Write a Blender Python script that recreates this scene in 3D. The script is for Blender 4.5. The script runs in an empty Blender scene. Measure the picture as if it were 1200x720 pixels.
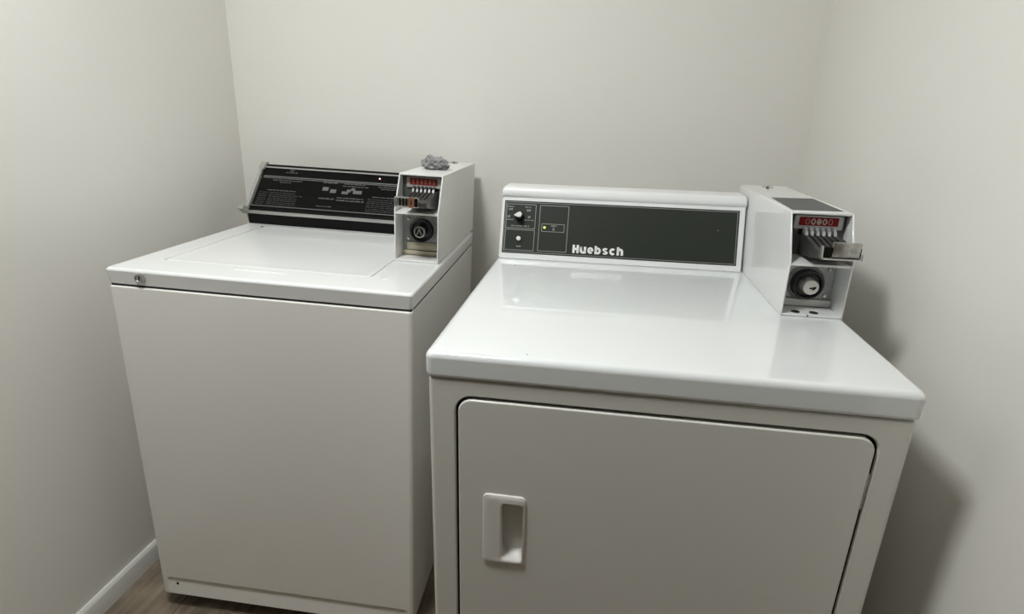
import bpy, bmesh, math, random
from mathutils import Matrix, Vector, noise

random.seed(7)
scene = bpy.context.scene
C = scene.collection

# ------------------------------------------------------------------ camera
YAW, PITCH, ROLL = -0.1320, -0.3277, 0.0420
fw = Vector((math.sin(YAW)*math.cos(PITCH), math.cos(YAW)*math.cos(PITCH), math.sin(PITCH)))
rt = Vector((math.cos(YAW), -math.sin(YAW), 0.0))
up = rt.cross(fw)
rt, up = rt*math.cos(ROLL) + up*math.sin(ROLL), up*math.cos(ROLL) - rt*math.sin(ROLL)
cam_data = bpy.data.cameras.new('camera')
cam_data.sensor_width = 36.0
cam_data.lens = 663.614/1200*36.0
cam_data.clip_start = 0.02
cam = bpy.data.objects.new('camera', cam_data)
C.objects.link(cam)
m = Matrix((rt, up, -fw)).transposed().to_4x4()
m.translation = (0.5857, -1.0192, 1.2427)
cam.matrix_world = m
scene.camera = cam

# ------------------------------------------------------------------ world, exposure
world = bpy.data.worlds.new('world'); scene.world = world
world.use_nodes = True
world.node_tree.nodes['Background'].inputs[0].default_value = (0.8, 0.85, 0.9, 1)
world.node_tree.nodes['Background'].inputs[1].default_value = 0.05
vs = scene.view_settings
vs.view_transform = 'Standard'; vs.look = 'None'; vs.gamma = 1.0; vs.use_curve_mapping = False
vs.exposure = 0.0

LAMP_POS = (0.03, -0.59, 2.32)
LAMP_STRENGTH = 80.0
LAMP_RADIUS = 0.168
LAMP_COLOR = (0.98, 1.0, 0.995, 1)

# ------------------------------------------------------------------ materials
def new_mat(name):
    mt = bpy.data.materials.new(name); mt.use_nodes = True
    nt = mt.node_tree
    return mt, nt, nt.nodes['Principled BSDF']

def mat(name, col, rough=0.5, metal=0.0, coat=0.0, coat_rough=0.05, spec=0.5, bump=None, vary=None, emit=None):
    """bump=(scale, strength, distance)  vary=(scale, amount)"""
    mt, nt, b = new_mat(name)
    b.inputs['Base Color'].default_value = (*col, 1)
    b.inputs['Roughness'].default_value = rough
    b.inputs['Metallic'].default_value = metal
    b.inputs['Coat Weight'].default_value = coat
    b.inputs['Coat Roughness'].default_value = coat_rough
    b.inputs['Specular IOR Level'].default_value = spec
    N, L = nt.nodes, nt.links
    tc = N.new('ShaderNodeTexCoord')
    if vary:
        nz = N.new('ShaderNodeTexNoise'); nz.inputs['Scale'].default_value = vary[0]; nz.inputs['Detail'].default_value = 5
        mp = N.new('ShaderNodeMapRange'); mp.inputs[1].default_value = .3; mp.inputs[2].default_value = .7
        mp.inputs[3].default_value = 1-vary[1]; mp.inputs[4].default_value = 1+vary[1]
        hs = N.new('ShaderNodeHueSaturation'); hs.inputs['Color'].default_value = (*col, 1)
        L.new(tc.outputs['Object'], nz.inputs['Vector']); L.new(nz.outputs['Fac'], mp.inputs[0])
        L.new(mp.outputs[0], hs.inputs['Value']); L.new(hs.outputs[0], b.inputs['Base Color'])
    if bump:
        nz = N.new('ShaderNodeTexNoise'); nz.inputs['Scale'].default_value = bump[0]; nz.inputs['Detail'].default_value = 3
        bp = N.new('ShaderNodeBump'); bp.inputs['Strength'].default_value = bump[1]; bp.inputs['Distance'].default_value = bump[2]
        L.new(tc.outputs['Object'], nz.inputs['Vector']); L.new(nz.outputs['Fac'], bp.inputs['Height'])
        L.new(bp.outputs[0], b.inputs['Normal'])
    if emit:
        b.inputs['Emission Color'].default_value = (*emit[0], 1); b.inputs['Emission Strength'].default_value = emit[1]
    return mt

M = {}
M['wall'] = mat('wall_paint', (.80, .785, .74), .62, bump=(260, .10, .002), vary=(1.4, .02))
M['hall'] = mat('hall_wall_paint', (.40, .33, .22), .6)  # dark warm walls of the invented hall, added to dim the machine fronts
M['ceiling'] = mat('ceiling_paint', (.80, .79, .76), .8, bump=(200, .1, .002))
M['baseboard'] = mat('baseboard_paint', (.74, .74, .70), .38)
M['enamel_w'] = mat('washer_enamel', (.765, .75, .71), .34, coat=.45, coat_rough=.10, bump=(420, .02, .001))  # white enamel with the shade of the washer front put into its colour
M['enamel_top'] = mat('washer_top_enamel', (.845, .86, .855), .26, coat=.5, coat_rough=.05, bump=(9, .05, .01))  # paler copy of the washer enamel, lit top painted into the colour
M['enamel_d'] = mat('dryer_enamel', (.735, .725, .68), .36, coat=.4, coat_rough=.12, bump=(420, .02, .001))  # dryer body enamel, darker and warmer to carry the shade on its front
M['enamel_dtop'] = mat('dryer_top_enamel', (.80, .825, .825), .22, coat=.75, coat_rough=.022)  # lit copy of the dryer enamel, brighter and cooler for the top
M['plastic_white'] = mat('console_white_plastic', (.82, .83, .83), .35, coat=.3)
M['meter_white'] = mat('meter_white_paint', (.80, .81, .80), .33, coat=.5, coat_rough=.06)
M['meter_cream'] = mat('meter_cream_paint', (.80, .80, .78), .42, coat=.2, coat_rough=.15, vary=(60, .02))
M['dark_panel'] = mat('dryer_panel_film', (.021, .026, .020), .45, spec=.35)
M['black_panel'] = mat('washer_panel_film', (.0035, .004, .0038), .30, spec=.12)
M['black'] = mat('black_plastic', (.004, .004, .004), .4, spec=.15)
M['gap'] = mat('gap_dark', (.012, .011, .010), .8)
M['gasket'] = mat('door_gap_rubber', (.02, .018, .016), .8)  # dark lining that paints shade into the gap around the door
M['line'] = mat('panel_print_grey', (.30, .31, .29), .5)
M['line_dim'] = mat('panel_print_dim', (.17, .18, .17), .5)
M['text_dim'] = mat('panel_text_dim', (.075, .08, .078), .5)
M['text_mid'] = mat('panel_text_mid', (.15, .15, .147), .5)
M['white_print'] = mat('white_print', (.85, .85, .83), .45)
M['cap_grey'] = mat('end_cap_grey', (.36, .36, .34), .42)
M['alu'] = mat('brushed_strip', (.50, .50, .49), .38, metal=.75)
M['chrome'] = mat('chrome', (.72, .72, .70), .14, metal=1)
M['steel'] = mat('worn_steel', (.46, .45, .43), .30, metal=1, vary=(120, .25), bump=(140, .25, .001))
M['steel_dark'] = mat('dark_cast_metal', (.16, .16, .155), .38, metal=.85, vary=(90, .2))
M['zinc'] = mat('zinc_plate', (.50, .51, .51), .42, metal=.7, vary=(70, .15))
M['grey_plate'] = mat('grey_plate', (.42, .42, .41), .5)
M['ring_dark'] = mat('lock_ring_dark', (.035, .036, .038), .35, metal=.4)
M['lock_face'] = mat('lock_face_nickel', (.72, .70, .66), .35, metal=.6)
M['red'] = mat('red_coin_plate', (.24, .004, .012), .4, spec=.2)
M['red_w'] = mat('red_coin_plate_faded', (.20, .020, .014), .5, spec=.2)
M['coin_mark'] = mat('coin_mark_pale', (.62, .50, .47), .5)
M['coin_mark_red'] = mat('coin_mark_red', (.45, .20, .18), .5)
M['copper'] = mat('copper_insert', (.50, .20, .13), .35, metal=.8)
M['brass'] = mat('beige_bracket', (.48, .44, .33), .5, vary=(80, .1))
M['label_grey'] = mat('meter_label_grey', (.115, .12, .115), .6, spec=.3)
M['rag'] = mat('grey_lint_wad', (.30, .30, .30), .95, vary=(110, .22), bump=(160, .5, .003))
M['led_green'] = mat('led_green', (.3, .8, .1), .4, emit=((.55, 1.0, .12), 3.0))
M['led_red'] = mat('led_red', (.9, .3, .25), .4, emit=((1.0, .45, .38), 3.0))
M['handle'] = mat('handle_plastic', (.74, .725, .69), .40)
M['pointer'] = mat('knob_pointer_silver', (.78, .78, .76), .4, metal=.2)
M['face_dark'] = mat('upper_plate_dark', (.10, .105, .10), .5, metal=.3)
M['zinc_dull'] = mat('zinc_plate_dull', (.34, .35, .345), .5, metal=.5, vary=(70, .15))
M['door'] = mat('door_paint', (.72, .71, .67), .45)

def plank_mat():
    mt, nt, b = new_mat('vinyl_plank_wood')
    N, L = nt.nodes, nt.links
    tc = N.new('ShaderNodeTexCoord'); oi = N.new('ShaderNodeObjectInfo')
    ad = N.new('ShaderNodeVectorMath'); ad.operation = 'ADD'
    cb = N.new('ShaderNodeCombineXYZ')
    ml = N.new('ShaderNodeMath'); ml.operation = 'MULTIPLY'; ml.inputs[1].default_value = 37
    L.new(oi.outputs['Random'], ml.inputs[0]); L.new(ml.outputs[0], cb.inputs[0]); L.new(ml.outputs[0], cb.inputs[1])
    L.new(tc.outputs['Object'], ad.inputs[0]); L.new(cb.outputs[0], ad.inputs[1])
    mp = N.new('ShaderNodeMapping'); mp.inputs['Scale'].default_value = (22, 1.6, 1)
    L.new(ad.outputs[0], mp.inputs[0])
    nz = N.new('ShaderNodeTexNoise'); nz.inputs['Scale'].default_value = 1.6; nz.inputs['Detail'].default_value = 7; nz.inputs['Distortion'].default_value = .7
    L.new(mp.outputs[0], nz.inputs['Vector'])
    nz2 = N.new('ShaderNodeTexNoise'); nz2.inputs['Scale'].default_value = 11; nz2.inputs['Detail'].default_value = 4
    L.new(ad.outputs[0], nz2.inputs['Vector'])
    mx0 = N.new('ShaderNodeMath'); mx0.operation = 'MULTIPLY_ADD'; mx0.inputs[1].default_value = .55
    L.new(nz2.outputs['Fac'], mx0.inputs[0])
    sc = N.new('ShaderNodeMath'); sc.operation = 'MULTIPLY'; sc.inputs[1].default_value = .5
    L.new(nz.outputs['Fac'], sc.inputs[0]); L.new(sc.outputs[0], mx0.inputs[2])
    cr = N.new('ShaderNodeValToRGB')
    cr.color_ramp.elements[0].position = .36; cr.color_ramp.elements[0].color = (.10, .075, .05, 1)
    cr.color_ramp.elements[1].position = .68; cr.color_ramp.elements[1].color = (.33, .27, .20, 1)
    L.new(mx0.outputs[0], cr.inputs[0])
    L.new(cr.outputs[0], b.inputs['Base Color'])
    b.inputs['Roughness'].default_value = .48
    bp = N.new('ShaderNodeBump'); bp.inputs['Strength'].default_value = .2; bp.inputs['Distance'].default_value = .002
    L.new(nz.outputs['Fac'], bp.inputs['Height']); L.new(bp.outputs[0], b.inputs['Normal'])
    return mt
M['plank'] = plank_mat()

# ------------------------------------------------------------------ mesh helpers
def link(name, bm, material, parent=None, smooth=True, angle=38, weighted=False):
    bmesh.ops.recalc_face_normals(bm, faces=bm.faces)
    me = bpy.data.meshes.new(name)
    bm.to_mesh(me); bm.free()
    me.materials.append(material)
    if smooth:
        for p in me.polygons: p.use_smooth = True
        me.set_sharp_from_angle(angle=math.radians(angle))
    o = bpy.data.objects.new(name, me); C.objects.link(o)
    if parent is not None: o.parent = parent
    if weighted:
        md = o.modifiers.new('weighted_normal', 'WEIGHTED_NORMAL'); md.keep_sharp = True; md.weight = 80
    return o

def tag(o, label=None, cat=None, group=None, kind=None):
    if label: o['label'] = label
    if cat: o['category'] = cat
    if group: o['group'] = group
    if kind: o['kind'] = kind
    return o

def empty(name, matrix, label, cat, group=None):
    o = bpy.data.objects.new(name, None); C.objects.link(o)
    o.empty_display_size = .1
    o.matrix_world = matrix
    return tag(o, label, cat, group)

def box(bm, x0, x1, y0, y1, z0, z1, r=0.0, seg=2):
    res = bmesh.ops.create_cube(bm, size=1)
    vs_ = res['verts']
    for v in vs_:
        v.co = Vector(((x0+x1)/2 + v.co.x*(x1-x0), (y0+y1)/2 + v.co.y*(y1-y0), (z0+z1)/2 + v.co.z*(z1-z0)))
    if r > 0:
        es = list({e for v in vs_ for e in v.link_edges})
        bmesh.ops.bevel(bm, geom=es, offset=r, segments=seg, profile=.5, affect='EDGES')
    return bm

def boxo(name, dims, material, parent=None, r=0.0, seg=2, **k):
    bm = bmesh.new(); box(bm, *dims, r=r, seg=seg)
    return link(name, bm, material, parent, **k)

def rrect(u0, u1, v0, v1, r, n=6):
    """rounded rectangle loop, 4*(n+1) points, counter-clockwise"""
    pts = []
    r = max(r, 1e-5)
    for cx_, cy_, a0 in ((u1-r, v0+r, -90), (u1-r, v1-r, 0), (u0+r, v1-r, 90), (u0+r, v0+r, 180)):
        for i in range(n+1):
            a = math.radians(a0 + 90*i/n)
            pts.append((cx_ + r*math.cos(a), cy_ + r*math.sin(a)))
    return pts

def loft(bm, loops, cap0=True, cap1=True):
    """loops: list of lists of 3-D points with equal counts"""
    rings = [[bm.verts.new(p) for p in lp] for lp in loops]
    n = len(rings[0])
    for a, b in zip(rings, rings[1:]):
        for i in range(n):
            j = (i+1) % n
            bm.faces.new((a[i], a[j], b[j], b[i]))
    if cap0: bm.faces.new(list(reversed(rings[0])))
    if cap1: bm.faces.new(rings[-1])
    return bm

def flat(pts, z): return [(p[0], p[1], z) for p in pts]          # loop in the xy plane
def front(pts, y): return [(p[0], y, p[1]) for p in pts]         # loop in the xz plane

def slab_loops(u0, u1, v0, v1, r, w0, w1, e, n=6, seg=4, f=flat):
    """prism from w0 to w1 whose edge at w1 is rounded by e"""
    s = 1 if w1 > w0 else -1
    L_ = [f(rrect(u0, u1, v0, v1, r, n), w0)]
    for i in range(seg+1):
        a = math.pi/2*i/seg
        d = e*(1-math.cos(a)); h = e*math.sin(a)
        L_.append(f(rrect(u0+d, u1-d, v0+d, v1-d, max(r-d, 1e-4), n), w1 - s*e + s*h))
    return L_

def tube(bm, c, axis, r0, r1, h, n=28):
    """cylinder/cone from point c along axis ('x','y','z'), length h (sign gives direction)"""
    def P(a, r, t):
        ca, sa = r*math.cos(a), r*math.sin(a)
        if axis == 'y': return (c[0]+ca, c[1]+t, c[2]+sa)
        if axis == 'x': return (c[0]+t, c[1]+ca, c[2]+sa)
        return (c[0]+ca, c[1]+sa, c[2]+t)
    loft(bm, [[P(2*math.pi*i/n, r, t) for i in range(n)] for r, t in ((r0, 0), (r1, h))])
    return bm

def lathe(bm, c, axis, prof, n=32, cap0=True, cap1=True):
    """prof: list of (radius, distance along axis)"""
    def P(a, r, t):
        ca, sa = r*math.cos(a), r*math.sin(a)
        if axis == 'y': return (c[0]+ca, c[1]+t, c[2]+sa)
        if axis == 'x': return (c[0]+t, c[1]+ca, c[2]+sa)
        return (c[0]+ca, c[1]+sa, c[2]+t)
    loft(bm, [[P(2*math.pi*i/n, r, t) for i in range(n)] for r, t in prof], cap0, cap1)
    return bm

def prism_x(bm, prof, x0, x1):
    """profile of (y, z) points extruded along x"""
    return loft(bm, [[(x0, y, z) for y, z in prof], [(x1, y, z) for y, z in prof]])

class Slope:
    """a leaning panel plane in the (x, s, h) sense: x along width, s 0..1 up the slope, h out of the face"""
    def __init__(self, y0, z0, y1, z1):
        self.y0, self.z0, self.y1, self.z1 = y0, z0, y1, z1
        d = math.hypot(y1-y0, z1-z0); self.len = d
        self.n = (-(z1-z0)/d, (y1-y0)/d)
    def __call__(self, x, s, h=0.0):
        return (x, self.y0 + (self.y1-self.y0)*s + self.n[0]*h, self.z0 + (self.z1-self.z0)*s + self.n[1]*h)
    def plate(self, bm, x0, x1, s0, s1, h0, h1):
        a = [(x0, s0), (x1, s0), (x1, s1), (x0, s1)]
        return loft(bm, [[self(x, s, h0) for x, s in a], [self(x, s, h1) for x, s in a]])
    def frame(self, bm, x0, x1, s0, s1, w, h0, h1):
        """rectangular outline of stroke width w (metres)"""
        ws = w/self.len
        self.plate(bm, x0, x1, s0, s0+ws, h0, h1); self.plate(bm, x0, x1, s1-ws, s1, h0, h1)
        self.plate(bm, x0, x0+w, s0+ws, s1-ws, h0, h1); self.plate(bm, x1-w, x1, s0+ws, s1-ws, h0, h1)
    def words(self, bm, x0, x1, s, hgt, h0, h1, rng, lean=0.0):
        """a line of print too small to read: letter-sized strokes grouped as words"""
        x = x0; hs = hgt/self.len
        while x < x1 - .001:
            n = rng.randint(3, 8)
            for _ in range(n):
                wv = rng.uniform(.0011, .0020)
                if x+wv > x1: break
                k = rng.uniform(.55, 1.0)
                self.plate(bm, x, x+wv, s+lean*(x-x0), s+lean*(x-x0)+hs*k, h0, h1)
                x += wv + .0006
            x += .0022

# ------------------------------------------------------------------ the room
XL, XR, YB, YF, H = -0.5646, 1.1696, 0.7528, -0.66, 2.32      # laundry niche, open to an invented dark hall
HX0, HX1, HY = -2.6, 3.4, -2.9                                   # unseen hall behind the viewer, added to reduce bounce light
T = .1
def wall(name, parts, label, m_='wall'):
    bm = bmesh.new()
    for d_ in parts: box(bm, *d_)
    return tag(link(name, bm, M[m_], smooth=False), label, 'wall', kind='structure')
wall('wall_left', [(XL-T, XL, YF, YB+T, -.02, H)], 'warm grey painted side wall beside the washing machine')
wall('wall_right', [(XR, XR+T, YF, YB+T, -.02, H)], 'warm grey painted side wall beside the dryer')
wall('wall_back', [(XL, XR, YB, YB+T, -.02, H)], 'warm grey painted wall behind both machines')
wall('wall_hall_left', [(HX0, XL-T, YF, YF+T, -.02, H)], 'hall wall turning off left of the laundry niche', 'hall')
wall('wall_hall_right', [(XR+T, HX1, YF, YF+T, -.02, H)], 'hall wall turning off right of the laundry niche', 'hall')
wall('wall_front', [(HX0, HX1, HY-T, HY, -.02, H)], 'hall wall behind the viewer', 'hall')
tag(boxo('ceiling', (HX0, HX1, HY-T, YB+T, H, H+.1), M['ceiling'], smooth=False), 'plain white painted ceiling over the laundry niche', 'ceiling', kind='structure')
floor = tag(boxo('floor', (HX0, HX1, HY-T, YB+T, -.12, -.008), M['plank'], smooth=False), 'grey brown wood look plank floor', 'floor', kind='structure')
PW, PL = .178, 1.22
plank_meshes = {}
i = 0; x = XL
while x < XR - .001:
    w = min(PW, XR-x)
    y = HY - (0.35 + .41*i) % PL
    while y < YB:
        a, b_ = max(y, HY), min(y+PL, YB)
        if b_-a > .03:
            key = (round(w, 3), round(b_-a, 3))
            if key not in plank_meshes:
                bm = bmesh.new(); box(bm, .0006, w-.0006, .0006, b_-a-.0006, -.008, 0, r=.0008, seg=1)
                bmesh.ops.recalc_face_normals(bm, faces=bm.faces)
                me = bpy.data.meshes.new('plank'); bm.to_mesh(me); bm.free(); me.materials.append(M['plank'])
                plank_meshes[key] = me
            p = bpy.data.objects.new('plank', plank_meshes[key]); C.objects.link(p)
            p.location = (x, a, 0); p.parent = floor
        y += PL
    x += PW; i += 1

def baseboard(name, p0, p1, nrm, label):
    """p0->p1 along the wall foot, nrm = direction into the room"""
    prof = [(0, 0), (.012, 0), (.012, .048), (.010, .054), (.005, .058), (0, .058)]
    bm = bmesh.new()
    loft(bm, [[(p[0]+nrm[0]*d, p[1]+nrm[1]*d, .0005+z) for d, z in prof] for p in (p0, p1)])
    tag(link(name, bm, M['baseboard']), label, 'baseboard', kind='structure')
baseboard('baseboard_left', (XL, YF), (XL, YB-.012), (1, 0), 'low white painted baseboard along the wall beside the washing machine')
baseboard('baseboard_right', (XR, YF), (XR, YB-.012), (-1, 0), 'low white painted baseboard along the wall beside the dryer')
baseboard('baseboard_back', (XL, YB), (XR, YB), (0, -1), 'low white painted baseboard along the wall behind the machines')
# ------------------------------------------------------------------ ceiling lamp
def ceiling_lamp():
    mt = bpy.data.materials.new('lamp_diffuser'); mt.use_nodes = True
    nt = mt.node_tree; nt.nodes.clear()
    em = nt.nodes.new('ShaderNodeEmission'); out = nt.nodes.new('ShaderNodeOutputMaterial')
    em.inputs[0].default_value = LAMP_COLOR; em.inputs[1].default_value = LAMP_STRENGTH
    nt.links.new(em.outputs[0], out.inputs[0])
    e = empty('ceiling_lamp', Matrix.Translation(LAMP_POS), 'round flush ceiling lamp with a white dome above the viewer', 'lamp')
    R = LAMP_RADIUS
    bm = bmesh.new(); lathe(bm, (0, 0, -.025), 'z', [(R+.02, .0245), (R+.02, .004), (R+.016, 0), (R+.004, 0)], n=48, cap1=True)
    link('base', bm, M['plastic_white'], e)
    bm = bmesh.new(); lathe(bm, (0, 0, -.026), 'z', [(R, 0)] + [(R*math.cos(a*math.pi/2/7), -.055*math.sin(a*math.pi/2/7)) for a in range(1, 7)] + [(R*.04, -.055)], n=48)
    link('diffuser', bm, mt, e)
ceiling_lamp()

# ------------------------------------------------------------------ washing machine
def placed(x, y, yaw, rr, pp):
    return Matrix.Translation((x, y, 0)) @ Matrix.Rotation(yaw, 4, 'Z') @ Matrix.Rotation(rr, 4, 'Y') @ Matrix.Rotation(-pp, 4, 'X')
WR, WP = .0139, .0046
WM = placed(-.4148, -.0160, .0286, WR, WP)
WW, WD, WT, WL = .6525, .6624, .9094, .0360

def make_washer():
    e = empty('washing_machine', WM, 'white top loading washing machine with black sloped control panel', 'washing machine')
    zs = WT-WL                                       # seam under the top
    zb = .0478
    # cabinet: sides and back
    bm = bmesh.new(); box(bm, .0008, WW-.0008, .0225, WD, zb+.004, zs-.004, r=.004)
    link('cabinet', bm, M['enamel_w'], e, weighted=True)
    # base frame shadowed underneath
    bm = bmesh.new(); box(bm, .03, WW-.03, .05, WD-.04, .03, zb+.01)
    link('base', bm, M['gap'], e, smooth=False)
    # front panel with a stepped toe band pressed into it
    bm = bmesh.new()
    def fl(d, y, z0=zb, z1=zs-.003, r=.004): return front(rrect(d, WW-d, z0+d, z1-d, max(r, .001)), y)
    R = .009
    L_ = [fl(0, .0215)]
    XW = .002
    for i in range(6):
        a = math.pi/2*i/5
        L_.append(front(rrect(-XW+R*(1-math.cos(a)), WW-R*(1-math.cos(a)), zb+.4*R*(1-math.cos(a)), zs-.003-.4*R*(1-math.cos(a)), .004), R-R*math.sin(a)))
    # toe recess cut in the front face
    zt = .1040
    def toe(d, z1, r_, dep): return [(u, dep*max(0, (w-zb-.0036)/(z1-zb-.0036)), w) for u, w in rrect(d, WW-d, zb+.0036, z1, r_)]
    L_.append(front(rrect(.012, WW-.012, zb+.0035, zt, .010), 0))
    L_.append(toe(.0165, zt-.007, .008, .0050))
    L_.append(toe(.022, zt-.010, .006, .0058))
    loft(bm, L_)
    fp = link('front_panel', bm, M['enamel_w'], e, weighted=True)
    bm = bmesh.new(); tube(bm, (.0385, .0052, .0805), 'y', .0034, .0034, -.0022, 14)
    link('screw_hole', bm, M['black'], fp)
    # gap between front panel and top
    bm = bmesh.new(); box(bm, .003, WW-.003, .004, WD-.004, zs-.0045, zs+.003)
    link('seam', bm, M['gap'], e, smooth=False)
    # top panel with a well for the lid
    lx0, lx1, ly0, ly1 = .0615, .5375, .0875, .4985
    bm = bmesh.new()
    ex = .003; rr = .0070; L_ = [flat(rrect(.002, WW-.002, .0052, WD-.002, .005), zs), flat(rrect(0, WW-.001, .0034, WD, .007), zs+.0015)]
    for i in range(6):
        a = math.pi/2*i/5; d = rr*(1-math.cos(a))
        L_.append(flat(rrect(d-ex, WW-d+.001, d-.002, WD-d, .007), WT-rr+rr*math.sin(a)))
    L_.append(flat(rrect(lx0, lx1, ly0, ly1, .012), WT))
    L_.append(flat(rrect(lx0+.001, lx1-.001, ly0+.001, ly1-.001, .011), WT-.006))
    loft(bm, L_)
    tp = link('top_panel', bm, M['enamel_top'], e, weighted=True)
    # lid
    bm = bmesh.new()
    g = .0030
    L_ = slab_loops(lx0+g, lx1-g, ly0+.0008, ly1-g, .010, WT-.0058, WT+.0006, .0016)
    L_.append(flat(rrect(lx0+.020, lx1-.020, ly0+.018, ly1-.022, .012), WT+.0006))
    L_.append(flat(rrect(lx0+.032, lx1-.032, ly0+.030, ly1-.034, .012), WT-.0002))
    loft(bm, L_)
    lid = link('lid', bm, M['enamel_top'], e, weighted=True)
    bm = bmesh.new()
    for yy, r_ in ((.0615, .0042),):
        L_ = []
        for d, z in ((0, WT-.0005), (.0012, WT+.0012), (.003, WT+.0016)):
            L_.append(flat(rrect(.240+d, .358-d, yy-r_+d, yy+r_-d, max(r_-d-.0002, .0005)), z))
        loft(bm, L_)
    link('finger_lip', bm, M['enamel_top'], tp)
    bm = bmesh.new()
    for k in range(1):
        box(bm, .0610, .0640, ly0+.004, ly1+.001, WT-.0004, WT+.0013, r=.0006)
        box(bm, .0610, .515, ly1-.0015, ly1+.0015, WT-.0004, WT+.0013, r=.0006)
    link('lid_rim', bm, M['enamel_top'], tp)
    bm = bmesh.new(); tube(bm, (.0655, .4935, WT+.0005), 'z', .0042, .0042, .0012, 14)
    link('hinge_hole', bm, M['ring_dark'], lid)
    bm = bmesh.new(); lathe(bm, (.568, .092, WT-.0003), 'z', [(.009, 0), (.008, .0010), (.004, .0014)], n=20)
    link('plug_button', bm, M['enamel_top'], tp)
    # lock on the front lip
    lc = (.0745, -.0006, .8922)
    bm = bmesh.new(); lathe(bm, lc, 'y', [(.0105, .004), (.0105, -.003), (.0095, -.0052), (.0075, -.0055), (.0068, -.0035), (.002, -.0035)])
    lk = link('lid_lock', bm, M['steel'], tp); lk['label'] = 'round chrome key lock on the front lip'
    bm = bmesh.new(); box(bm, lc[0]-.0012, lc[0]+.0012, lc[1]-.0042, lc[1]-.003, lc[2]-.0045, lc[2]+.0045)
    link('keyhole', bm, M['black'], tp)
    # ------------- console
    cx0, cx1 = .002, .535
    S = Slope(.536, .9515, .646, 1.0670)
    bm = bmesh.new()
    prof = [(.536, WT+.0002), (.533, .9385), (.5335, .9515), (.536, .9515), (.646, 1.067), (.652, 1.072), (WD, 1.071), (WD, WT+.0002)]
    prism_x(bm, prof, cx0, cx1)
    con = link('control_console', bm, M['black'], e, smooth=False)
    bm = bmesh.new(); S.plate(bm, .006, cx1, .045, .955, -.001, .0012)
    pan = link('control_panel', bm, M['black_panel'], con, smooth=False); pan['label'] = 'glossy black control panel with grey print'
    bm = bmesh.new()
    box(bm, cx0, cx1, .5290, .537, .9400, .9495, r=.0012)
    link('trim_strip', bm, M['alu'], con)
    bm = bmesh.new(); S.plate(bm, .004, cx1, .955, .985, -.001, .0022)
    link('trim_strip', bm, M['alu'], con, smooth=False)
    bm = bmesh.new()
    S.plate(bm, .0135, cx1, .752, .772, .0010, .0016)
    S.plate(bm, .0135, cx1, .720, .734, .0010, .0016)
    S.plate(bm, .0060, cx1, .080, .094, .0010, .0016)
    S.plate(bm, .0060, .0074, .080, .752, .0010, .0016)
    tag(link('outline_print', bm, M['line_dim'], con, smooth=False), kind='stuff')
    # end cap
    bm = bmesh.new()
    prism_x(bm, [(.536, .9390), (.531, .9560), (.534, .9600), (.640, 1.0720), (.652, 1.0785), (WD, 1.077), (WD, WT+.001), (.545, WT+.001)], -.0045, .0040)
    prism_x(bm, [(.628, 1.0600), (.640, 1.0722), (.652, 1.0788), (WD, 1.0773), (WD, 1.05)], -.0075, .0085)
    prism_x(bm, [(.532, .9380), (.506, .9560), (.510, .9630), (.534, .9600)], -.0125, .0035)
    bmesh.ops.triangulate(bm, faces=[f for f in bm.faces if len(f.verts) > 4])
    link('end_cap', bm, M['cap_grey'], con, smooth=False)
    # print on the panel (too small in the photo to read): strokes in the shape of the lines of text
    rng = random.Random(3)
    h0, h1 = .0010, .0015
    bm = bmesh.new()
    S.words(bm, .078, .116, .862, .0036, h0, h1, rng)                     # maker line
    S.words(bm, .046, .138, .672, .0034, h0, h1, rng); S.words(bm, .070, .108, .628, .0030, h0, h1, rng)
    S.words(bm, .040, .130, .440, .0034, h0, h1, rng)
    S.words(bm, .203, .250, .160, .0030, h0, h1, rng)
    S.words(bm, .374, .470, .672, .0034, h0, h1, rng); S.words(bm, .384, .45, .628, .0030, h0, h1, rng)
    S.words(bm, .364, .470, .440, .0034, h0, h1, rng)
    S.words(bm, .204, .248, .690, .0040, h0, h1, rng)
    S.words(bm, .270, .335, .690, .0034, h0, h1, rng); S.words(bm, .266, .345, .640, .0034, h0, h1, rng)
    S.words(bm, .204, .250, .330, .0050, h0, h1, rng)
    S.words(bm, .258, .340, .370, .0040, h0, h1, rng); S.words(bm, .258, .345, .312, .0048, h0, h1, rng)
    tag(link('heading_print', bm, M['text_mid'], con, smooth=False), kind='stuff')
    bm = bmesh.new()
    # small emblem above the maker line
    for dx, s, w in ((-.006, .925, .003), (-.002, .912, .004), (.003, .925, .003)):
        S.plate(bm, .096+dx, .096+dx+w, s-.012, s+.014, h0, h1)
    # selector pads
    for x0, s0, w, hh in ((.207, .520, .018, .080), (.232, .480, .018, .080), (.268, .470, .020, .060), (.282, .520, .012, .060), (.294, .555, .012, .06), (.302, .490, .026, .075)):
        S.plate(bm, x0, x0+w, s0, s0+hh, h0, h1)
    tag(link('selector_pads', bm, M['text_mid'], con, smooth=False), kind='stuff')
    bm = bmesh.new()
    for s in (.385, .340, .300, .255, .215, .170, .130):
        S.words(bm, .017, .045, s, .0026, h0, h1, rng); S.words(bm, .050, .155 - rng.uniform(0, .03), s, .0026, h0, h1, rng)
        S.words(bm, .352, .470, s, .0026, h0, h1, rng)
    tag(link('instruction_print', bm, M['text_dim'], con, smooth=False), kind='stuff')
    bm = bmesh.new()
    p = S(.371, .872, .001)
    lathe(bm, p, 'y', [(.0024, .001), (.0024, -.001), (.001, -.0018)], n=14)
    link('indicator_light', bm, M['led_red'], con)
    # levelling feet
    for fx, fy in ((.05, .06), (WW-.05, .06), (.05, WD-.06), (WW-.05, WD-.06)):
        zf = WR*fx + WP*fy
        bm = bmesh.new(); lathe(bm, (fx, fy, zf+.0006), 'z', [(.020, 0), (.020, .008), (.008, .012), (.006, .040)], n=20)
        link('levelling_foot', bm, M['gap'], e)
    return e
make_washer()

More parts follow.
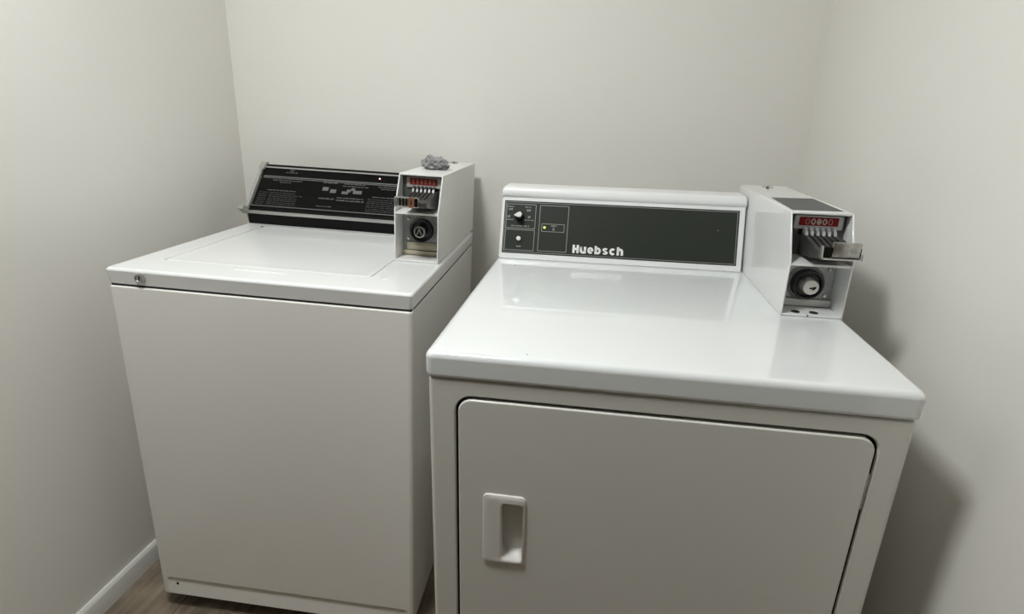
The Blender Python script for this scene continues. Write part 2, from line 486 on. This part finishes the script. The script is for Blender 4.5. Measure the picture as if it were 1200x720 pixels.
# ------------------------------------------------------------------ dryer
DR, DP = -.0164, -.0057
DM = placed(.3762, -.2619, -.0111, DR, DP)
DW, DD, DZ, DL = .6827, .7060, .9046, .0413

def make_dryer():
    e = empty('clothes_dryer', DM, 'white front loading clothes dryer with dark control panel lettered in white', 'dryer')
    zs = DZ-DL; zb = .030
    dx0, dx1, dzt, dzb = .0416, .6438, .8343, .120
    # side and back sheet metal
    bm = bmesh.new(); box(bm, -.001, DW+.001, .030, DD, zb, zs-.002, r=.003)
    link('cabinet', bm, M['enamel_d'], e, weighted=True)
    # front frame with the door opening
    bm = bmesh.new(); R = .009
    L_ = [front(rrect(-.001, DW+.001, zb, zs-.002, .004), .0295)]
    for i in range(6):
        a = math.pi/2*i/5; d = R*(1-math.cos(a))
        L_.append(front(rrect(-.001+d, DW+.001-d, zb+d, zs-.002-.5*d, .004), R+.001-R*math.sin(a)))
    L_.append(front(rrect(dx0-.002, dx1+.002, dzb-.002, dzt+.002, .028, 6), .001))
    L_.append(front(rrect(dx0, dx1, dzb, dzt, .026, 6), .0035))
    L_.append(front(rrect(dx0, dx1, dzb, dzt, .026, 6), .0250))
    loft(bm, L_)
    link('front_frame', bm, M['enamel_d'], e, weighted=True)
    bm = bmesh.new()
    loft(bm, [front(rrect(dx0+i_, dx1-i_, dzb+i_, dzt-i_, .026), y_) for i_, y_ in ((.0002, .0060), (.0008, .0060), (.0010, .0225), (.0300, .0225))], cap0=False, cap1=False)
    link('door_gasket', bm, M['gasket'], e)
    # door, with the handle pocket sunk in its face
    g = .0045
    bm = bmesh.new()
    L_ = slab_loops(dx0+g, dx1-g, dzb+g, dzt-g, .022, .0188, -.0006, .0030, f=front, seg=4)
    hx0, hx1, hz0, hz1 = .0862, .1566, .5300, .6664
    px0, px1, pz0, pz1 = .1165, .1535, .5400, .6520
    L_.append(front(rrect(px0, px1, pz0, pz1, .006), -.0006))
    L_.append(front(rrect(px0+.0005, px1-.0005, pz0+.0005, pz1-.0005, .006), .0170))
    loft(bm, L_)
    dr = link('door', bm, M['enamel_d'], e, weighted=True)
    # handle: raised bezel around the pocket, sloping pocket lining
    bm = bmesh.new()
    L_ = [front(rrect(hx0, hx1, hz0, hz1, .009), -.0004)]
    for d, y in ((.0010, -.0030), (.0035, -.0042), (.0070, -.0048)):
        L_.append(front(rrect(hx0+d*1.6, hx1-d*.6, hz0+d, hz1-d, .007), y))
    L_.append(front(rrect(px0-.001, px1+.0005, pz0-.002, pz1+.001, .008), -.0048))
    L_.append(front(rrect(px0+.0006, px1-.0006, pz0+.001, pz1-.001, .007), -.0030))
    L_.append(front(rrect(px0+.0008, px1-.0030, pz0+.009, pz1-.002, .006), .0165))
    loft(bm, L_, cap0=False)
    ho = link('door_handle', bm, M['handle'], dr); ho['label'] = 'white recessed pull handle'
    # hinges in the right gap
    for z in (.742, .230):
        bm = bmesh.new(); box(bm, dx1-.0040, dx1-.0012, .0025, .020, z-.030, z+.030, r=.0008)
        link('hinge', bm, M['zinc'], dr)
    # top seam + top panel
    bm = bmesh.new(); box(bm, .006, DW-.006, .007, DD-.004, zs-.003, zs+.004)
    link('seam', bm, M['gap'], e, smooth=False)
    bm = bmesh.new()
    ex, ey = .0050, .0020; rr = .0110; L_ = [flat(rrect(-.001, DW+.001, .001, DD-.002, .010), zs), flat(rrect(-.0035, DW+.0035, -.0010, DD, .012), zs+.002), flat(rrect(-ex, DW+ex, -ey, DD, .013), zs+.006)]
    for i in range(7):
        a = math.pi/2*i/6; d = rr*(1-math.cos(a))
        L_.append(flat(rrect(d-ex, DW-d+ex, d-ey, DD-d, .013), DZ-rr+rr*math.sin(a)))
    L_.append(flat(rrect(.024, DW-.024, .024, DD-.024, .010), DZ))
    loft(bm, L_)
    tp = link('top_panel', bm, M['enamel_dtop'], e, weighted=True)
    for x, y, r_ in ((.148, .018, .0016), (.052, .528, .0022), (.075, .300, .0012)):
        bm = bmesh.new(); lathe(bm, (x, y, DZ-.0002), 'z', [(r_, 0), (r_*.8, .0004)], n=7)
        link('paint_chip', bm, M['ring_dark'], tp)
    # ------------- console
    cx0, cx1 = .0015, .5715
    S = Slope(.5815, DZ, .632, 1.055)
    def P(s, h): q = S(0, s, h); return (q[1], q[2])
    prof = [P(.003, -.004), P(.02, 0), P(.955, 0), P(.965, .003), P(.99, .0065), P(1.03, .0085), P(1.075, .0070), P(1.115, .0010), P(1.135, -.008)]
    top = prof[-1]
    prof += [(DD-.012, top[1]+.001), (DD-.003, top[1]-.008), (DD-.002, DZ+.0003), (prof[0][0], DZ+.0003)]
    bm = bmesh.new()
    def off(pr, d):       # shrink the profile a little for the rounded ends
        cy_ = sum(p[0] for p in pr)/len(pr); cz_ = sum(p[1] for p in pr)/len(pr)
        return [(p[0]+(cy_-p[0])*d, p[1]+((cz_-p[1])*d if p[1] > DZ+.01 else 0)) for p in pr]
    secs = [(cx0, off(prof, .10)), (cx0+.0015, off(prof, .05)), (cx0+.005, off(prof, .012)), (cx0+.009, prof), (cx1-.006, prof), (cx1-.003, off(prof, .012)), (cx1-.001, off(prof, .04)), (cx1, off(prof, .08))]
    loft(bm, [[(x, y, z) for y, z in pr] for x, pr in secs])
    con = link('control_console', bm, M['plastic_white'], e, angle=30)
    bm = bmesh.new(); S.plate(bm, .0092, .5585, .098, .902, -.001, .0006)
    link('panel_recess', bm, M['gap'], con, smooth=False)
    bm = bmesh.new(); S.plate(bm, .0108, .5565, .108, .892, -.001, .0014)
    pan = link('control_panel', bm, M['dark_panel'], con, smooth=False); pan['label'] = 'dark olive grey control panel'
    bm = bmesh.new(); h0, h1 = .0012, .0018
    S.frame(bm, .0120, .5550, .116, .884, .0011, h0, h1)
    S.frame(bm, .0145, .0868, .478, .852, .0013, h0, h1); S.frame(bm, .0145, .0868, .142, .462, .0013, h0, h1)
    S.frame(bm, .0960, .1662, .148, .850, .0013, h0, h1)
    S.frame(bm, .1026, .1578, .447, .571, .0012, h0, h1)
    tag(link('outline_print', bm, M['line'], con, smooth=False), kind='stuff')
    rng = random.Random(5)
    bm = bmesh.new()
    S.words(bm, .0175, .036, .800, .0030, h0, h1, rng); S.words(bm, .060, .078, .800, .0030, h0, h1, rng)
    S.words(bm, .0200, .030, .755, .0052, h0, h1, rng); S.words(bm, .0640, .074, .745, .0070, h0, h1, rng)
    S.words(bm, .0175, .026, .640, .0060, h0, h1, rng); S.words(bm, .068, .077, .640, .0065, h0, h1, rng)
    S.words(bm, .0165, .034, .602, .0030, h0, h1, rng); S.words(bm, .060, .084, .602, .0030, h0, h1, rng)
    S.words(bm, .0280, .072, .508, .0032, h0, h1, rng)
    S.words(bm, .0440, .056, .195, .0036, h0, h1, rng)
    S.words(bm, .1260, .140, .530, .0034, h0, h1, rng); S.words(bm, .1300, .1345, .470, .0070, h0, h1, rng)
    tag(link('dial_print', bm, M['line'], con, smooth=False), kind='stuff')
    # lettering
    capH, xH, LW, ST = .0197, .0160, .0152, .0056
    def arc(cx, cy, rx, ry, a0, a1, n=12): return [(cx+rx*math.cos(math.radians(a0+(a1-a0)*i/n)), cy+ry*math.sin(math.radians(a0+(a1-a0)*i/n))) for i in range(n+1)]
    h_ = ST/2; rx = LW/2-h_; ry = xH/2-h_*.85; mx_ = LW/2; my_ = xH/2
    arch = [(h_, xH-.0045)] + arc(mx_, xH-.0068, rx, .0068-h_*.8, 180, 0, 10) + [(LW-h_, 0)]
    bowl = arc(mx_, my_, rx, ry, 0, 360, 22)
    glyphs = {'H': [[(h_, 0), (h_, capH)], [(LW-h_, 0), (LW-h_, capH)], [(h_, capH/2), (LW-h_, capH/2)]],
              'u': [[(LW-p_[0], xH-p_[1]) for p_ in arch], [(LW-h_, 0), (LW-h_, xH)], [(h_, xH-.004), (h_, xH)]],
              'e': [arc(mx_, my_, rx, ry, 0, 318, 22), [(h_, my_-.0003), (LW-h_*.2, my_-.0003)]],
              'b': [[(h_, 0), (h_, capH)], bowl],
              's': [arc(mx_, xH*.72, rx*.95, xH*.28-h_*.75, 20, 200, 10) + arc(mx_, xH*.28, rx*.95, xH*.28-h_*.75, 60, -160, 12)],
              'c': [arc(mx_, my_, rx, ry, 42, 318, 20)],
              'h': [[(h_, 0), (h_, capH)], arch]}
    adv = (.1200-LW)/6
    for k_, ch in enumerate('Huebsch'):
        bm = bmesh.new(); ox = .1808 + adv*k_
        thin = {'e': .80, 's': .72, 'c': .95, 'b': .95}.get(ch, 1.0)
        for q_, st in enumerate(glyphs[ch]):
            w_ = h_*thin*(.62 if (ch == 'e' and q_ == 1) else 1)
            L0, L1 = [], []
            for i_ in range(len(st)):
                p0 = Vector(st[max(i_-1, 0)]); p1 = Vector(st[min(i_+1, len(st)-1)])
                if st[0] == st[-1] or (Vector(st[0])-Vector(st[-1])).length < 1e-5:
                    p0 = Vector(st[(i_-1) % (len(st)-1)]); p1 = Vector(st[(i_+1) % (len(st)-1)])
                d_ = (p1-p0).normalized(); nn = Vector((-d_.y, d_.x))*w_
                L0.append(Vector(st[i_])+nn); L1.append(Vector(st[i_])-nn)
            for i_ in range(len(st)-1):
                qd = [L0[i_], L0[i_+1], L1[i_+1], L1[i_]]
                loft(bm, [[S(ox+p_.x, .150+p_.y/S.len, hh) for p_ in qd] for hh in (.0014, .0020)])
        lo = link('letter', bm, M['white_print'], con, smooth=False)
    # knob, start button, lamp
    ang = math.atan2(S.y1-S.y0, S.z1-S.z0)
    def mounted(name, bm, x, s, material):
        bmesh.ops.rotate(bm, verts=bm.verts, cent=(0, 0, 0), matrix=Matrix.Rotation(-ang, 3, 'X'))
        bmesh.ops.translate(bm, verts=bm.verts, vec=S(x, s, .0014))
        return link(name, bm, material, con)
    bm = bmesh.new(); lathe(bm, (0, 0, 0), 'y', [(.0115, 0), (.0110, -.004), (.0095, -.008), (.0085, -.017), (.0075, -.019)], n=28)
    mounted('selector_knob', bm, .0480, .655, M['black'])
    bm = bmesh.new()
    tri = [(-.0125, -.001), (-.002, .0065), (.004, .0085), (.0085, .002), (.0055, -.005), (-.002, -.0055)]
    loft(bm, [[(u, -.0185, w) for u, w in tri], [(u*.9, -.0205, w*.9) for u, w in tri]])
    mounted('knob_pointer', bm, .0475, .668, M['pointer'])
    bm = bmesh.new(); lathe(bm, (0, 0, 0), 'y', [(.0052, 0), (.0052, -.006), (.0044, -.008), (.0022, -.0088)], n=22)
    mounted('start_button', bm, .0490, .322, M['white_print'])
    bm = bmesh.new(); lathe(bm, (0, 0, 0), 'y', [(.0042, 0), (.0040, -.0012)], n=20)
    mounted('lamp_bezel', bm, .1094, .512, M['ring_dark'])
    bm = bmesh.new(); lathe(bm, (0, 0, 0), 'y', [(.0026, 0), (.0024, -.0018), (.001, -.0026)], n=16)
    mounted('indicator_light', bm, .1100, .510, M['led_green'])
    bm = bmesh.new(); lathe(bm, (0, 0, 0), 'y', [(.0012, 0), (.0010, -.0004)], n=8)
    mounted('panel_speck', bm, .5130, .60, M['line'])
    for fx, fy in ((.05, .07), (DW-.05, .07), (.05, DD-.06), (DW-.05, DD-.06)):
        zf = DR*fx + DP*fy
        bm = bmesh.new(); lathe(bm, (fx, fy, zf+.0006), 'z', [(.020, 0), (.020, .008), (.008, .012), (.006, .031-zf)], n=20)
        link('levelling_foot', bm, M['gap'], e)
    return e
make_dryer()

# ------------------------------------------------------------------ coin meters
def ring_flat(bm, c, rx, rz, w, y0, y1, n=18):
    o1 = [(c[0]+rx*math.cos(2*math.pi*i/n), c[1]+rz*math.sin(2*math.pi*i/n)) for i in range(n)]
    i1 = [(c[0]+(rx-w)*math.cos(2*math.pi*i/n), c[1]+(rz-w)*math.sin(2*math.pi*i/n)) for i in range(n)]
    L_ = [front(o1, y0), front(o1, y1), front(i1, y1), front(i1, y0)]
    rings = [[bm.verts.new(p) for p in lp] for lp in L_]
    for a, b in zip(rings, rings[1:] + rings[:1]):
        for i in range(n):
            j = (i+1) % n; bm.faces.new((a[i], a[j], b[j], b[i]))

def coin_meter(mx, label, zo, paint, kind):
    """x across 0..W, y 0 = mouth, z 0 = foot; zo = height of an extra plinth under the works"""
    W_, D_ = .1055, .455
    zb, zt, ys = .103+zo, .183+zo, .042
    e = empty('coin_meter', mx, label, 'coin meter', 'coin meters on the two machines')
    t = .0028; z0 = .0006
    bm = bmesh.new()
    prof = [(0, z0), (0, zb), (ys, zt), (D_, zt), (D_, z0)]
    for xa, xb in ((0, t), (W_-t, W_)):
        prism_x(bm, prof, xa, xb)
    box(bm, t, W_-t, ys, D_, zt-t, zt)                       # top
    box(bm, t, W_-t, D_-t, D_, z0, zt-t)                      # back
    box(bm, t, W_-t, .001, D_-t, z0, z0+.004)                 # bottom
    es = [ed for ed in bm.edges if len(ed.link_faces) == 2 and ed.calc_face_angle(0) > .3]
    bmesh.ops.bevel(bm, geom=es, offset=.0007, segments=1, affect='EDGES')
    case = link('case', bm, paint, e)
    # rolled front edge of the hood
    bm = bmesh.new(); lathe(bm, (t, ys+.002, zt-.0022), 'x', [(.0010, 0), (.0022, .0008), (.0022, W_-2*t-.0008), (.0010, W_-2*t)], n=12)
    link('hood_edge', bm, paint, case)
    # divider shelf between the two mouths
    bm = bmesh.new()
    prism_x(bm, [(.0005, zb-.0085), (.0005, zb-.0045), (.060, zb-.0005), (.060, zb-.0045)], t+.0002, W_-t-.0002)
    link('divider_shelf', bm, paint, e)
    # face plates at the back of the mouths
    bm = bmesh.new(); box(bm, t+.0002, W_-t-.0002, .0605, .063, z0+.005, zb-.001)
    fp = link('lower_face_plate', bm, M['zinc'] if kind == 'dryer' else M['zinc_dull'], e, smooth=False)
    bm = bmesh.new(); box(bm, t+.0002, W_-t-.0002, .0605, .063, zb-.0006, zt-t-.0004)
    link('upper_face_plate', bm, M['face_dark'], e, smooth=False)
    # sill inside the lower mouth with its two drain holes / bracket
    if kind == 'dryer':
        bm = bmesh.new(); box(bm, t+.001, W_-t-.001, .052, .0604, z0+.005, z0+.018, r=.0008)
        link('sill', bm, paint, e)
        for hx, hy in ((.030, .016), (.062, .016)):
            bm = bmesh.new(); lathe(bm, (hx, hy, z0+.0041), 'z', [(.0078, 0), (.0076, .0006)], n=20)
            link('drain_hole', bm, M['black'], case)
        bm = bmesh.new(); lathe(bm, (.047, .0006, z0+.0025), 'y', [(.0016, .0006), (.0014, -.0004)], n=8)
        link('paint_chip', bm, M['black'], case)
    else:
        bm = bmesh.new(); box(bm, t+.001, W_-t-.001, .050, .0604, z0+.006, z0+.016, r=.0008); box(bm, t+.012, W_-t-.001, .054, .0604, z0+.018, z0+.036, r=.0008)
        box(bm, .035, .085, .0520, .054, z0+.024, z0+.031, r=.0004)
        link('bracket', bm, M['brass'], e)
    # money-box lock: dark cup, nickel cylinder, keyhole
    cx_, cz_ = .053, .049+zo
    bm = bmesh.new()
    lathe(bm, (cx_, .0604, cz_), 'y', [(.0335, 0), (.0335, -.003), (.0305, -.006)], n=40)
    link('lock_flange', bm, M['zinc_dull'], fp)
    bm = bmesh.new()
    lathe(bm, (cx_, .054, cz_), 'y', [(.0285, 0), (.0285, -.010), (.0265, -.013), (.0240, -.0125), (.0215, -.004), (.0165, -.003)], n=40)
    link('lock_cup', bm, M['ring_dark'], fp)
    bm = bmesh.new()
    lathe(bm, (cx_, .052, cz_), 'y', [(.0145, 0), (.0142, -.024), (.0130, -.0262), (.004, -.0265)], n=32)
    lk = link('lock_cylinder', bm, M['lock_face'] if kind == 'dryer' else M['steel'], fp)
    bm = bmesh.new()
    if kind == 'dryer':
        pts = [(-.004, -.0006), (.0065, .0022), (.0075, .0008), (.0055, -.0030), (.0012, -.0052), (.0005, -.0040), (.0042, -.0016), (-.004, -.0026)]
        loft(bm, [[(cx_+u+.001, .0256, cz_+w) for u, w in pts], [(cx_+u+.001, .0248, cz_+w) for u, w in pts]])
    else:
        lathe(bm, (cx_, .0257, cz_), 'y', [(.0105, 0), (.0105, -.0008)], n=24)
    bmesh.ops.triangulate(bm, faces=[f for f in bm.faces if len(f.verts) > 4])
    link('keyhole', bm, M['black'], fp, smooth=False)
    if kind != 'dryer':
        bm = bmesh.new()
        for s in (-1, 1):
            pts = [(-.0012, .0085), (.0012, .0085), (s*.0055+.001, -.006), (s*.0055-.001, -.006)]
            loft(bm, [[(cx_+u, .0249, cz_+w) for u, w in pts], [(cx_+u, .0243, cz_+w) for u, w in pts]])
        link('key_pin', bm, M['steel'], fp, smooth=False)
    for sx, sz in ((.092, .077), (.092, .026), (.0165, .074), (.0165, .026)):
        bm = bmesh.new(); lathe(bm, (sx, .0606, sz+zo), 'y', [(.0048, 0), (.0048, -.0016), (.0036, -.0032), (.0012, -.0036)], n=18)
        link('screw', bm, M['chrome'], fp)
    # denomination plate over the coin slots
    zc = .1645+zo
    bm = bmesh.new(); loft(bm, [front(rrect(.0135, .0965, .1505+zo, .1745+zo, .003), y) for y in (.0604, .0570)])
    dp_ = link('number_plate', bm, M['grey_plate'] if kind != 'dryer' else M['zinc'], e)
    bm = bmesh.new(); loft(bm, [front(rrect(.0215, .0880, .1570+zo, .1722+zo, .0012), y) for y in (.0569, .0560)])
    link('red_strip', bm, M['red'] if kind == 'dryer' else M['red_w'], dp_)
    if kind == 'dryer':
        for k in range(5):
            bm = bmesh.new(); xk = .0355 + .0097*k
            ring_flat(bm, (xk, zc), .0040, .0056, .0016 if k not in (1, 2, 3) else .0021, .0560, .0554)
            link('coin_mark', bm, M['coin_mark_red'] if k in (0, 4) else M['coin_mark'], dp_, smooth=False)
            if k == 2:
                bm = bmesh.new(); pts = [(-.0028, -.001), (0, .003), (.0024, 0), (0, -.0035)]
                loft(bm, [[(xk+u, .0556, zc+w) for u, w in pts], [(xk+u, .0552, zc+w) for u, w in pts]])
                link('coin_mark', bm, M['coin_mark'], dp_, smooth=False)
    else:
        for k in range(6):
            bm = bmesh.new(); xk = .0300 + .0100*k
            ring_flat(bm, (xk, zc), .0024, .0056, .0016, .0560, .0554)
            link('coin_mark', bm, M['coin_mark_red'], dp_, smooth=False)
    # coin rails: slim pale fingers with black slots between
    bm = bmesh.new(); box(bm, .0240, .0900, .0580, .0604, .1400+zo, .1500+zo)
    link('slot_backing', bm, M['black'], e, smooth=False)
    cs = None
    # the slide: wedge shaped metal body that carries the coins
    bm = bmesh.new()
    prism_x(bm, [(.060, .104+zo), (.060, .1440+zo), (.020, .1400+zo), (-.020, .1330+zo), (-.046, .1300+zo), (-.046, .1215+zo), (-.010, .1120+zo)], .0290, .0900)
    es = [ed for ed in bm.edges]
    bmesh.ops.bevel(bm, geom=es, offset=.0010, segments=2, affect='EDGES')
    cs = link('coin_slide', bm, M['steel_dark'], e)
    for k in range(6):
        bm = bmesh.new(); xk = .0305 + .0097*k
        prism_x(bm, [(.0605, .141+zo), (.0605, .1545+zo), (.0520, .1540+zo), (.0440, .1490+zo), (.0400, .1405+zo)], xk, xk+.0050)
        link('coin_rail', bm, (M['zinc'] if kind == 'dryer' else M['steel_dark']), cs, smooth=False)
    for k in range(5):
        bm = bmesh.new(); xk = .0362 + .0097*k
        prism_x(bm, [(.052, .1430+zo), (.052, .1436+zo), (.020, .1406+zo), (-.018, .1339+zo), (-.018, .1328+zo)], xk, xk+.0034)
        link('coin_slot', bm, M['black'], cs, smooth=False)
    # handle across the end of the slide
    if kind == 'dryer':
        bm = bmesh.new()
        L_ = [front(rrect(.0300, .0915, .1210+zo, .1290+zo, .0030), -.044)]
        for a in (0, .25, .5, .75, 1.0):
            L_.append(front(rrect(.0300-.001*a, .0915+.001*a, .1205+zo, .1290+zo+.0035*a, .0032), -.046-.010*a))
        loft(bm, L_)
        box(bm, .0440, .0880, -.0570, -.0490, .1245+zo, .1500+zo, r=.0022)
        link('slide_handle', bm, M['steel'], cs)
        bm = bmesh.new(); loft(bm, [front(rrect(.0305, .0440, .1240+zo, .1420+zo, .003), y) for y in (-.0500, -.0572)])
        link('handle_pocket', bm, M['black'], cs)
        bm = bmesh.new(); loft(bm, [[(x_, y_, z_+zo) for x_, z_ in ((.0285, .1215), (.0305, .1215), (.0290, .1440), (.0262, .1440))] for y_ in (-.058, -.050)])
        box(bm, .0285, .0885, -.0580, -.0500, .1210+zo, .1228+zo)
        link('handle_rim', bm, M['chrome'], cs)
        bm = bmesh.new(); box(bm, .0445, .0870, -.0574, -.0560, .1240+zo, .1256+zo); box(bm, .0866, .0876, -.0574, -.0560, .1256+zo, .1420+zo)
        link('handle_groove', bm, M['black'], cs)
    else:
        bm = bmesh.new(); box(bm, .0180, .0730, -.0570, -.0460, .1190+zo, .1420+zo, r=.0028)
        link('slide_handle', bm, M['steel'], cs)
        for k in range(3):
            bm = bmesh.new(); xk = .0300 + .0075*k
            loft(bm, [front(rrect(xk, xk+.0042, .1230+zo, .1400+zo, .0018), y) for y in (-.0568, -.0576)])
            link('handle_slot', bm, M['black'], cs)
        bm = bmesh.new(); loft(bm, [front(rrect(.0520, .0640, .1200+zo, .1425+zo, .004), y) for y in (-.0565, -.0590)])
        link('handle_insert', bm, M['copper'], cs)
        bm = bmesh.new(); loft(bm, [front(rrect(.0568, .0590, .1260+zo, .1370+zo, .001), y) for y in (-.0590, -.0594)])
        link('handle_slot', bm, M['black'], cs)
        bm = bmesh.new(); loft(bm, [front(rrect(.0650, .0722, .1215+zo, .1405+zo, .002), y) for y in (-.0568, -.0576)])
        link('handle_pocket', bm, M['black'], cs)
    # key lock on the hood, label
    bm = bmesh.new(); lathe(bm, (.052, .405, zt), 'z', [(.0125, 0), (.0120, .004), (.0095, .0052), (.0080, .0048), (.0075, .0020), (.002, .0020)], n=28)
    link('hood_lock', bm, M['chrome'], case)
    if kind == 'dryer':
        bm = bmesh.new(); loft(bm, [flat([(.008, .062), (.097, .068), (.098, .235), (.014, .225)], z) for z in (zt-.0002, zt+.0006)])
        lb = link('hood_label', bm, M['label_grey'], case, smooth=False); lb['label'] = 'dull grey label plate'
    return e
coin_meter(DM @ Matrix.Translation((.5762, .287, DZ)), 'white coin meter with a red number strip on the dryer', 0.0, M['meter_white'], 'dryer')
coin_meter(WM @ Matrix.Translation((.5405, .2395, WT)), 'off-white coin meter with a grey wad on it, on the washing machine', .019, M['meter_cream'], 'washer')

# ------------------------------------------------------------------ wad of grey lint on the washer's meter
def wad():
    mx = WM @ Matrix.Translation((.5405+.049, .2395+.185, WT+.202))
    bm = bmesh.new()
    bmesh.ops.create_icosphere(bm, subdivisions=5, radius=1)
    for v in bm.verts:
        n = v.co.normalized()
        k = 1 + .30*noise.noise(n*1.9 + Vector((3.1, 7.7, 1.3))) + .18*noise.noise(n*3.9 + Vector((9, 2, 5))) - .55*abs(noise.noise(n*3.1 + Vector((1, 8, 4)))) - .22*abs(noise.noise(n*8 + Vector((4, 4, 1)))) + .16 + .05*noise.noise(n*15)
        p = Vector((n.x*.033*k + .003, n.y*.026*k, n.z*.015*k + .012))
        p.z += .014*math.exp(-((p.x+.016)/.010)**2)*max(0, n.z)      # one peak at the left
        p.z += .004*math.exp(-((p.x-.022)/.014)**2)*max(0, n.z)
        p.z = max(p.z, .0)
        v.co = p
    o = link('lint_wad', bm, M['rag'], None, angle=180)
    o.matrix_world = mx
    tag(o, "crumpled grey wad lying on top of the washing machine's coin meter", 'wad')
wad()
